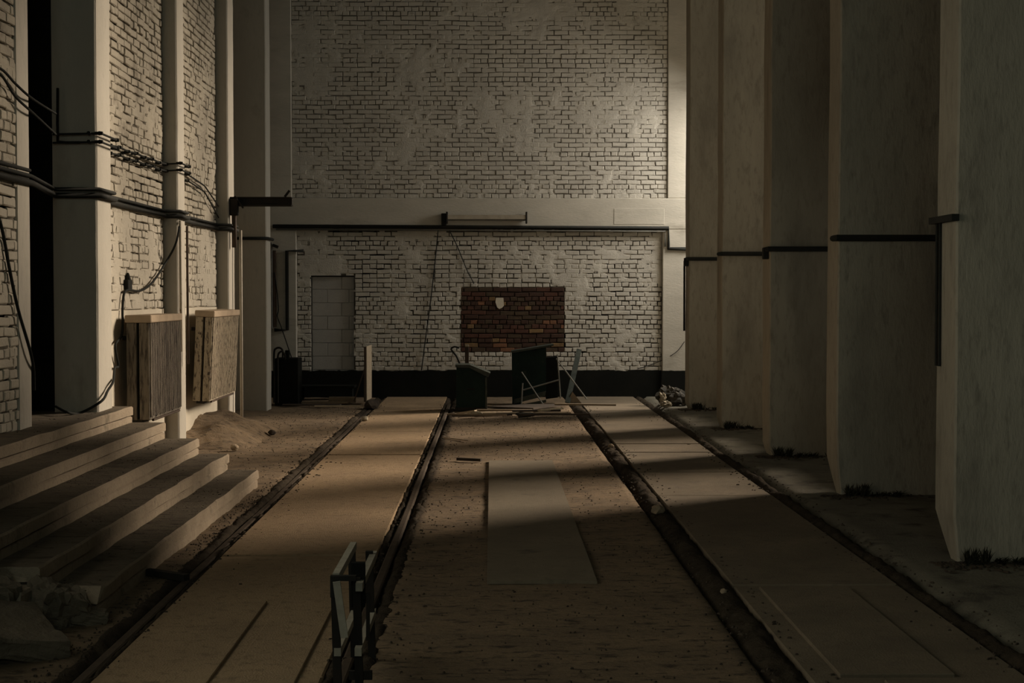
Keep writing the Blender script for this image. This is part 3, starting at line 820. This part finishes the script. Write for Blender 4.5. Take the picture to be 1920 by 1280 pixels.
# conduits on the far left column, back wall and fins
run('conduit', [(-3.95, 22.175, 2.665), (XCOL + 0.03, 22.175, 2.665), (XCOL + 0.03, 22.63, 2.665)], 0.024, CONDM, 'dark conduit across the column in front of the back wall', 'conduit')
yb = YB - 0.13
zb = bz(425)
run('conduit', [(bx(514), yb, zb), (bx(1252), yb, zb - 0.03), (bx(1252), yb, bz(466)), (bx(1290), yb, bz(467))], 0.034, CONDM, 'long dark conduit under the back wall beam, stepping down at its right end', 'conduit')
run('conduit', [(bx(520), yb, zb - 0.055), (bx(1246), yb, zb - 0.085), (bx(1246), yb, bz(462))], 0.014, GREYM, 'thin grey conduit below the long dark one under the beam', 'conduit')
run('conduit', [(bx(571), yb + 0.0, bz(471)), (bx(540), yb, bz(471)), (bx(540), yb, bz(618)), (bx(516), yb, bz(618))], 0.030, CONDM, 'dark conduit bent in a square hook on the left pier', 'conduit')
b_ = thing('cable_duct', 'narrow grey vertical cable duct behind the far left column', 'duct', at(512, 615, YB - 0.12))
MB().bbox(bx(508), bx(513), yb - 0.03, yb + 0.03, bz(616), bz(455), 0.005).build('channel', GREYM, b_)
MB().bbox(bx(514), bx(520), yb - 0.02, yb + 0.03, bz(612), bz(470), 0.005).build('channel', PIPER, b_)
MB().obox((bx(519), yb - 0.02, bz(462)), (0.10, 0.06, 0.05), (0, 0.4, 0)).build('clamp', STEELD, b_)
FLC = ['second', 'third', 'fourth', 'fifth']
for i, y in enumerate(FINS[1:]):
    z = (2.285, 2.29, 2.335, 2.35)[i]
    c = thing('conduit', 'dark conduit across the %s fin counted from the viewer' % FLC[i], 'conduit', (XFIN, y - 0.03, z), 'conduits on the fins')
    MB().tube([(XFIN - 0.03, y + 0.10, z), (XFIN - 0.03, y - 0.035, z), (XR, y - 0.035, z)], 0.028, 8).build('tube', CONDM, c)
    if i in (1, 3): MB().bbox(XFIN - 0.065, XFIN + 0.0, y + 0.05, y + 0.13, z - 0.11, z + 0.02, 0.008).build('junction_box', CONDM, c)
c = thing('conduit', 'double conduit dropping down the edge of the nearest fin', 'conduit', (XFIN, 9.75, 1.3), 'conduits on the fins')
MB().bar((XFIN - 0.02, 9.36, 2.29), (XFIN - 0.02, 9.86, 2.29), 0.05, 0.045).build('bracket', CONDM, c)
for y in (9.70, 9.77): MB().tube([(XFIN - 0.015, y, 2.28), (XFIN - 0.012, y, 1.29)], 0.010, 8).build('tube', CONDM, c)
run('pipe', [(XFIN - 0.03, 22.5, 2.33), (XFIN - 0.03, 22.5, 1.22)], 0.016, CONDM, 'thin dark pipe down the edge of the fin closest to the back wall', 'pipe')
# loose wires on the back wall
run('wire', [(bx(822), YB - 0.14, bz(432)), (bx(818), YB - 0.03, bz(470)), (bx(808), YB - 0.03, bz(560)), (bx(797), YB - 0.03, bz(640)), (bx(790), YB - 0.03, bz(694))], 0.009, BLK, 'thin black wire hanging down the white brick left of the red patch', 'wire', None, 5)
run('wire', [(bx(843), YB - 0.14, bz(432)), (bx(858), YB - 0.03, bz(463)), (bx(875), YB - 0.03, bz(505)), (bx(889), YB - 0.03, bz(532))], 0.008, BLK, 'short black wire slanting down to the top of the red patch', 'wire', None, 5)
run('wire', [(bx(517), yb - 0.02, bz(511)), (bx(522), yb - 0.02, bz(550)), (bx(524), yb - 0.02, bz(580)), (bx(522), yb - 0.02, bz(593)), (bx(530), yb - 0.02, bz(615)), (bx(549), yb - 0.02, bz(672))], 0.009, BLK, 'kinked black wire crossing the hooked conduit on the left pier', 'wire', None, 4)
run('wire', [(bx(1282), yb, bz(640)), (bx(1266), yb, bz(660)), (bx(1235), yb + 0.1, bz(678)), (bx(1195), yb + 0.1, bz(692))], 0.006, BLK, 'thin wire sagging across the right pier above the black band', 'wire', None, 4)
# unlit lamp on the beam
yl = YB - 0.20
b_ = thing('strip_lamp', 'unlit rusty strip lamp mounted on the beam over the red patch', 'lamp', (bx(912), yl, bz(420)))
px0, px1 = at(838, 408, yl).x, at(987, 408, yl).x
za, zb_ = at(900, 411, yl).z, at(900, 403, yl).z
MB().prism([(px0, za - 0.0), (px1, za), (px1, zb_), (px0, zb_)], yl - 0.05, yl + 0.05).build('housing', LAMPM, b_)
MB().tube([(px0 + 0.02, yl, za - 0.012), (px1 - 0.02, yl, za - 0.012)], 0.016, 10).build('tube', GREYM, b_)
for x in (px0, px1):
    MB().bbox(x - 0.015, x + 0.015, yl - 0.06, yl + 0.06, za - 0.075, zb_ + 0.055, 0.005).build('end_plate', STEELD, b_)
    MB().box(x - 0.012, x + 0.012, yl + 0.05, YB - 0.10, za, zb_).build('bracket', STEELD, b_)
MB().bbox(px0 - 0.10, px0 - 0.01, yl + 0.0, YB - 0.10, za - 0.10, zb_ + 0.03, 0.01).build('ballast_box', BLK, b_)

# ------------------------------------------------------------------ junk by the back wall
# slant-topped console
Yc = 21.95
q = lambda u, v: (at(u, v, Yc).x, at(u, v, Yc).z)
c = thing('control_console', 'dark green metal console with a slanted lid, in front of the red patch', 'console', (q(884, 0)[0], Yc + 0.2, 0))
body = [(q(854, 0)[0], 0.0), (q(911, 0)[0], 0.0), (q(911, 0)[0], q(0, 707)[1]), (q(880, 0)[0], q(0, 690)[1]), (q(855, 0)[0], q(0, 689)[1])]
MB().prism(body, Yc, Yc + 0.45).build('body', GREEN, c)
lid = [(q(853, 0)[0], q(0, 689)[1]), (q(880, 0)[0], q(0, 690)[1]), (q(915, 0)[0], q(0, 708)[1]), (q(919, 0)[0], q(0, 700)[1]), (q(880, 0)[0], q(0, 684)[1]), (q(853, 0)[0], q(0, 684)[1])]
MB().prism(lid, Yc - 0.03, Yc + 0.48).build('lid', GREENE, c)
MB().bar((q(911, 0)[0], Yc - 0.008, 0.0), (q(911, 0)[0], Yc - 0.008, q(0, 708)[1]), 0.028, 0.02).build('corner_strip', GREENE, c)
MB().tube([(q(875, 0)[0], Yc - 0.02, q(0, 729)[1]), (q(889, 0)[0], Yc - 0.02, q(0, 730)[1])], 0.009, 6).build('handle', STEELD, c)
MB().bbox(q(852, 0)[0], q(913, 0)[0], Yc - 0.02, Yc + 0.47, 0, 0.05, 0.008).build('plinth', STEELD, c)
po = thing('wooden_post', 'dark wooden post standing behind the green console', 'post', (at(875, 700, 22.7).x, 22.7, 0))
MB().bbox(at(871, 0, 22.7).x, at(878.5, 0, 22.7).x, 22.67, 22.73, 0, at(0, 650, 22.7).z, 0.004).build('shaft', WOODD, po)
MB().bbox(at(871, 0, 22.7).x, at(878.5, 0, 22.7).x, 22.665, 22.735, at(0, 650, 22.7).z, at(0, 646.5, 22.7).z, 0.004).build('lit_top', RAG, po)  # light on the post's top put in as a pale cap
run('cable', [at(863, 684, 22.4), at(856, 668, 22.4), at(850, 660, 22.4), at(846, 654, 22.4), at(852, 650, 22.4), at(861, 652, 22.4)], 0.014, BLK, 'stiff black cable curling up behind the green console', 'cable', None, 5)
# tilted green cabinet
Yk = 23.2
k_ = lambda u, v, dy=0: at(u, v, Yk + dy)
c = thing('metal_cabinet', 'tilted dark green metal cabinet with a stained front, below the red patch', 'cabinet', (k_(1000, 0).x, Yk + 0.15, 0))
def quadbox(pts, depth, name, m, parent):
    a = [Vector(p) for p in pts]
    b = [p + Vector((0, depth, 0)) for p in a]
    return MB().add(a + b, [(0, 1, 2, 3), (7, 6, 5, 4), (0, 4, 5, 1), (1, 5, 6, 2), (2, 6, 7, 3), (3, 7, 4, 0)]).build(name, m, parent)
quadbox([k_(961, 758), k_(978, 762), k_(977, 659), k_(960, 661)], 0.36, 'side_panel', GREEN, c)
quadbox([k_(977, 742, .02), k_(1024, 734, .02), k_(1024, 649, .02), k_(977, 659, .02)], 0.30, 'front_panel', GREEN, c)
quadbox([k_(959, 662, -.03), k_(1038, 648, -.03), k_(1038, 645, -.03), k_(959, 658, -.03)], 0.42, 'top_edge', GREENE, c)
quadbox([k_(1024, 748, .10), k_(1046, 745, .10), k_(1045, 669, .10), k_(1024, 670, .10)], 0.22, 'shelf_box', BLACKP, c)
quadbox([k_(963, 757, -.01), k_(1022, 742, -.01), k_(1024, 733, -.01), k_(964, 748, -.01)], 0.05, 'lower_board', GREENE, c)
quadbox([k_(980, 764, -.01), k_(1024, 754, -.01), k_(1024, 749, -.01), k_(980, 758, -.01)], 0.05, 'lower_board', GREENE, c)
# tube frame of an overturned desk
f = thing('tube_frame', 'thin bent steel tube frame leaning against the tilted cabinet', 'frame', (k_(1010, 0).x, Yk - 0.3, 0))
T2 = lambda a, b, r=0.011, dy=-0.25: MB().tube([k_(*a, dy), k_(*b, dy)], r, 7)
T2((977, 766), (980, 718), 0.013).build('upright', GREYM, f)
T2((1051, 747), (1045, 664), 0.011, -.1).build('upright', GREYM, f)
T2((981, 731), (1048, 712), 0.012, -.2).build('crossbar', GREYM, f)
T2((978, 697), (1025, 768), 0.010, -.3).build('diagonal', GREYM, f)
T2((1043, 672), (1100, 748), 0.012, -.05).build('diagonal', GREYM, f)
# leaning plank
a, b = at(1086, 655, 23.9), at(1064, 745, 23.3)
tag(MB().bar((b.x, b.y, 0.02), a, 0.085, 0.025, (0, 1, 0)).build('plank', GREENE), 'narrow green plank leaning at the right of the tilted cabinet', 'plank', 'boards by the back wall')
quad = [at(912, 768, 22.45), at(1000, 770, 22.1), at(1060, 757, 22.75), at(985, 757, 22.9)]
m = MB()
a = [Vector((p.x, p.y, max(0.03, p.z))) for p in quad]
m.add(a + [p - Vector((0, 0, 0.025)) for p in a], [(0, 1, 2, 3), (7, 6, 5, 4), (0, 4, 5, 1), (1, 5, 6, 2), (2, 6, 7, 3), (3, 7, 4, 0)])
tag(m.build('fallen_panel', WOODD), 'grey flat panel lying under the tilted cabinet', 'panel', 'boards by the back wall')
m = MB().prism([(at(1063, 0, 23.4).x, 0.0), (at(1092, 0, 23.4).x, 0.0), (at(1074, 0, 23.4).x, 0.20)], 23.35, 23.42)
tag(m.build('board_offcut', WOOD), 'triangular grey offcut leaning beside the leaning plank', 'board', 'boards by the back wall')
# heap of strips on the gravel bed
strips = [((858, 781), (892, 772), 21.0, .07, WOODL, 'pale strip jutting up at the left end of the board heap'), ((893, 773), (998, 777), 21.6, .06, WOOD, 'grey strip along the back of the board heap'),
          ((876, 783), (975, 780), 21.1, .09, WOODL, 'pale wide strip in the middle of the board heap'), ((1000, 777), (1036, 771), 21.4, .03, WOODL, 'short bright stick on the right half of the board heap'),
          ((848, 790), (960, 786), 20.6, .05, WOODD, 'dark thin strip at the front left of the board heap'), ((930, 786), (1070, 784), 20.8, .05, WOOD, 'grey long strip crossing the board heap'),
          ((975, 790), (1105, 792), 20.4, .04, WOODD, 'dark long strip at the front right of the board heap'), ((960, 781), (1050, 776), 21.2, .10, WOODD, 'dark wide board on the right of the board heap'),
          ((838, 792), (950, 793), 20.3, .03, WOOD, 'foremost thin grey lath of the board heap'), ((1040, 768), (1155, 771), 21.9, .06, WOOD, 'grey board lying towards the third rail'),
          ((1010, 784), (1055, 780), 21.0, .06, WOODL, 'pale short board near the right end of the heap')]
for i, (a, b, Y, w, m, lb) in enumerate(strips):
    a, b = at(*a, Y), at(*b, Y)
    z = lambda p: max(0.025, min(0.12, p.z + 0.02))
    tag(MB().bar((a.x, Y + random.uniform(-.2, .2), z(a) + 0.007 * i), (b.x, Y + random.uniform(-.2, .2), z(b) + 0.007 * i), w, 0.026).build('board', m), lb, 'board', 'heap of boards by the console')
tag(blob((at(893, 780, 20.7).x, 20.7, 0.05), (0.08, 0.06, 0.045), 3, 0.7, 2, 2.0, 0.0).build('rag', RAG), 'crumpled pale rag among the boards', 'rag')
tag(blob((at(985, 783, 20.6).x, 20.6, 0.05), (0.14, 0.08, 0.04), 5, 0.7, 2, 2.0, 0.0).build('rag', BAGM), 'crumpled dark rag among the boards', 'rag')
# left junk: black locker with bent tubes
Yj = 23.0
j_ = lambda u, v, dy=0: at(u, v, Yj + dy)
c = thing('black_locker', 'black metal box with bent tube handles in the left corner', 'locker', (j_(530, 0).x, Yj + 0.2, 0))
MB().bbox(j_(511, 0).x, j_(556, 0).x, Yj, Yj + 0.45, 0, j_(0, 672).z, 0.01).build('body', BLACKP, c)
for (u0, u1, vt, dy) in ((514, 530, 652, -0.03), (521, 534, 659, -0.08)):
    pts = spline([j_(u0, 755, dy), j_(u0, 700, dy), j_(u0, vt + 9, dy), j_(u0 + 4, vt + 1, dy), j_(u1 - 5, vt, dy), j_(u1, vt + 6, dy), j_(u1, 675, dy + .1)], 5)
    MB().tube(pts, 0.016, 8).build('tube_handle', STEELD, c)
MB().bbox(j_(530, 0).x, j_(538, 0).x, Yj + 0.05, Yj + 0.15, j_(0, 673).z, j_(0, 657).z, 0.008).build('stop_block', BLACKP, c)
c = thing('low_bench', 'low black bench with a pale tube rail along the black band', 'bench', (j_(620, 0).x, 24.5, 0))
MB().bbox(at(556, 0, 24.3).x, at(662, 0, 24.3).x, 24.3, 24.7, 0.20, 0.24, 0.006).build('seat', BLACKP, c)
for u in (560, 655): MB().box(at(u, 0, 24.3).x - 0.02, at(u, 0, 24.3).x + 0.02, 24.34, 24.66, 0, 0.20).build('leg', BLACKP, c)
MB().tube([at(583, 723, 24.28), at(656, 723, 24.28)], 0.008, 6).build('rail', CONDM, c)
tag(MB().bbox(at(613, 0, 23.6).x, at(664, 0, 23.6).x, 23.6, 23.72, 0, 0.095, 0.006).build('timber_block', WOOD), 'grey timber block lying before the low bench', 'timber', 'boards by the back wall')
c = thing('standing_board', 'upright pale board on edge at the end of the first rail', 'board', (at(690, 0, 23.3).x, 23.3, 0))
ya = 23.2
MB().add([at(684, 752, ya), at(688, 751, ya), at(687.5, 649, ya), at(684, 650, ya), at(692, 747, ya + .5), at(697, 746, ya + .5), at(697, 646, ya + .5), at(693, 648, ya + .5)],
         [(0, 1, 2, 3), (7, 6, 5, 4), (0, 4, 5, 1), (1, 5, 6, 2), (2, 6, 7, 3), (3, 7, 4, 0)]).build('panel', WOODL, c)
MB().bar(at(684.5, 753, ya - .02), at(684.5, 650, ya - .02), 0.035, 0.03).build('dark_front', WOODD, c)  # dark strip over the board's front face
MB().bar(at(664, 752, ya), at(684, 690, ya), 0.02, 0.02).build('prop', WOODD, c)
for i, (a, b, Y, w, m, lb) in enumerate((((530, 760), (640, 763), 22.9, .10, WOODD, 'dark board lying in front of the black locker'), ((590, 761), (690, 766), 22.6, .05, WOODL, 'pale lath lying before the standing board'),
                                   ((540, 753), (655, 755), 23.4, .16, WOOD, 'wide grey board lying behind the pale lath'))):
    a, b = at(*a, Y), at(*b, Y)
    tag(MB().bar((a.x, Y, 0.025), (b.x, Y - 0.1, 0.03), w, 0.02).build('board', m), lb, 'board', 'boards by the back wall')
tag(blob((at(697, 762, 22.5).x, 22.5, 0.05), (0.12, 0.20, 0.09), 8, 0.4, 2, 2.0, 0.0).build('rubble_lump', CHIP), 'dark lump at the end of the rail by the steps side', 'rubble')
# rubbish by the last fin
for (u, v, Y, rr, m, lb, sd_) in ((1254, 742, 23.2, (.17, .16, .15), BAGM, 'grey crumpled rubbish bag at the foot of the last fin', 11), (1273, 752, 23.0, (.13, .14, .13), BAGM, 'smaller dark rubbish bag against the last fin', 12),
                            (1248, 762, 22.6, (.085, .08, .06), RAG, 'pale crumpled rag in front of the rubbish bags', 13), (1243, 748, 22.9, (.05, .06, .10), RAG, 'pale torn scrap leaning on the grey rubbish bag', 14)):
    p = at(u, v, Y)
    tag(blob((p.x, Y, max(rr[2] * 0.8, p.z)), rr, sd_, 0.75, 3, 2.6, 0.0).build('rubbish_bag' if m is BAGM else 'rag', m), lb, 'rubbish', 'rubbish by the last fin')

# ------------------------------------------------------------------ folded trestle in the foreground
c = thing('folded_trestle', 'narrow folded metal trestle standing on the second rail in the foreground', 'trestle', (-0.66, 6.5, 0))
y0, y1 = 6.2, 6.95
xl, xr = -0.675, -0.585
t_ = lambda u, v, Y=y0: at(u, v, Y)
for x, y in ((xl, y0), (xr, y0 + 0.05), (xl, y1), (xr, y1 - 0.05)):
    MB().bar((x, y, 0.0), (x - 0.012, y, 0.53), 0.035, 0.03).build('leg', STEELD, c)
for x, z in ((xl - 0.005, 0.545), (xr + 0.005, 0.50), (xl, 0.215), (xr, 0.215)):
    MB().bar((x, y0 - 0.02, z), (x, y1 + 0.02, z), 0.030, 0.035).build('rail', WORN, c)
# inverted U plate and hinge plates at the near end
a0, a1 = t_(620, 1078, y0 - .03), t_(668, 1118, y0 - .03)
MB().box(a0.x, a1.x, y0 - 0.05, y0 - 0.02, a0.z - 0.022, a0.z).box(a0.x, a0.x + 0.018, y0 - 0.05, y0 - 0.02, a1.z, a0.z - 0.022).build('top_bracket', STEELD, c)
MB().bar(t_(631, 1090, y0 - .06), t_(646, 1195, y0 - .06), 0.032, 0.012).build('flat_strut', WORN, c)
MB().box(t_(652, 0).x, t_(678, 0).x, y0 + 0.06, y0 + 0.10, t_(0, 1146).z, t_(0, 1062).z).build('hinge_plate', BLACKP, c)
MB().box(t_(645, 0).x, t_(690, 0).x, y0 + 0.10, y0 + 0.12, 0.06, 0.10).build('foot_bar', STEELD, c)
MB().bar(t_(690, 1112), t_(690, 1200), 0.016, 0.016).build('stay', STEELD, c)

# ------------------------------------------------------------------ loose bits on the floor
def stick(a, b, Y0, Y1, w, h, m, name, lb, cat='stick'):
    a, b = at(*a, Y0), at(*b, Y1)
    tag(MB().bar((a.x, a.y, h / 2 + 0.004), (b.x, b.y, h / 2 + 0.006), w, h).build(name, m), lb, cat)
stick((276, 1078), (350, 1090), 9.0, 8.8, 0.05, 0.04, STEELD, 'steel_bar', 'short dark steel bar lying across the dirt beside the first rail', 'bar')
stick((857, 864), (902, 867), 15.28, 15.15, 0.03, 0.03, CHIP, 'stick', 'thin dark stick lying beyond the long floor plate')
stick((832, 822), (877, 827), 17.7, 17.3, 0.012, 0.012, CHIPL, 'stick', 'thin pale stick near the second rail')
for (u, v, r_, m, lb) in ((684, 789, .05, RAG, 'pale scrap lying on the first rail'), (1233, 966, .06, CHIPL, 'rounded stone beside the third rail'), (1146, 840, .035, CHIPL, 'small pale stone in the third rail groove'),
                          (1357, 1117, .022, CHIPL, 'tiny pale pebble by the third rail in the foreground'), (440, 843, .05, CHIPL, 'pale rubble piece at the far end of the steps'), (510, 815, .05, CHIP, 'dark rubble piece on the dirt by the mound')):
    Y = CAMH * FPX / (v - 555)
    p = at(u, v, Y)
    tag(blob((p.x, p.y, r_ * 0.6), (r_, r_, r_ * 0.75), u, 0.4, 2, 2, -0.01).build('stone' if m is not RAG else 'rag', m), lb, 'stone' if m is not RAG else 'rag')
# uncountable debris: chips along rails and over the beds
def chips(name, n, place, m, label, smin, smax):
    mb = MB()
    for i in range(n):
        x, y, z = place()
        s = random.uniform(smin, smax)
        a = random.uniform(0, 6.28)
        ca, sa = math.cos(a), math.sin(a)
        l, w, h = s * random.uniform(0.8, 2.2), s * random.uniform(0.5, 1.0), s * random.uniform(0.15, 0.45)
        pts = [(-l, -w), (l * 0.9, -w * 0.7), (l * 0.7, w), (-l * 0.8, w * 0.8)]
        b = [(x + p * ca - q_ * sa, y + p * sa + q_ * ca, z - 0.006) for p, q_ in pts]
        t = [(x + 0.6 * (p * ca - q_ * sa), y + 0.6 * (p * sa + q_ * ca), z + h) for p, q_ in pts]
        mb.add(b + t, [(0, 1, 5, 4), (1, 2, 6, 5), (2, 3, 7, 6), (3, 0, 4, 7), (4, 5, 6, 7)])
    return tag(mb.build(name, m), label, 'debris', kind='stuff')
def near_rail():
    x = random.choice((R1, R1, R2, R3, R3, R4, R4)); y = 4.5 + 19 * random.random() ** 1.1
    d = random.gauss(0, 0.10)
    return x + d + (0.05 if x in (R2, R3) else 0), y, (-0.035 if abs(d) < 0.07 else 0.0)
chips('rail_debris', 3200, near_rail, CHIP, 'dark crumbs of dirt strewn along the four rails', 0.003, 0.010)
def on_bed():
    while True:
        y = 5 + 18.5 * random.random()
        x = random.uniform(R2 + .1, R3 - .1) if random.random() < .6 else random.uniform(-3.3, R1 - .08)
        if -0.05 < x < 0.67 and 8.7 < y < 15.2: continue
        if x < -2.1 and y < 13.4: x = random.uniform(-2.15, -2.0)
        return x, y, 0.0
chips('bed_debris', 2600, on_bed, CHIP, 'dark chips scattered over the gravel and dirt', 0.002, 0.006)
def on_steps():
    i = random.randrange(5)
    return random.uniform(SX[i + 1] if i < 4 else -3.8, SX[i] - 0.03), random.uniform(8.0, 13.2), RISE * (i + 1)
chips('step_debris', 700, on_steps, CHIP, 'dirt crumbs lying on the concrete steps', 0.002, 0.007)
def by_fins():
    i = random.randrange(5)
    return XFIN + abs(random.gauss(0, .35)) - 0.15, FINS[i] - abs(random.gauss(0.02, 0.12)), 0.0
chips('fin_debris', 1100, by_fins, CHIP, 'dark crumbs piled along the feet of the fins', 0.005, 0.020)
# dry weeds at the feet of the fins
mb = MB()
for i, y in enumerate(FINS):
    for c_ in range(26):
        x0 = XFIN + 0.04 + abs(random.gauss(0, .28)); yy = y - random.uniform(0.01, 0.12)
        for b in range(9):
            a = random.uniform(0, 6.28); h = random.uniform(0.02, 0.085) * (1.6 if x0 < XFIN + .25 else 0.8); l = random.uniform(0.02, 0.09)
            p = Vector((x0, yy, -0.01)); t = p + Vector((math.cos(a) * l, -abs(math.sin(a)) * l, h)); mid = (p + t) / 2 + Vector((0, 0, h * 0.15))
            sd_ = Vector((-math.sin(a), math.cos(a), 0)) * 0.006
            mb.add([p - sd_, p + sd_, mid + sd_, mid - sd_, t], [(0, 1, 2, 3), (3, 2, 4)])
tag(mb.build('weeds', WEED), 'dry dark weeds growing at the feet of the fins', 'weeds', kind='stuff')
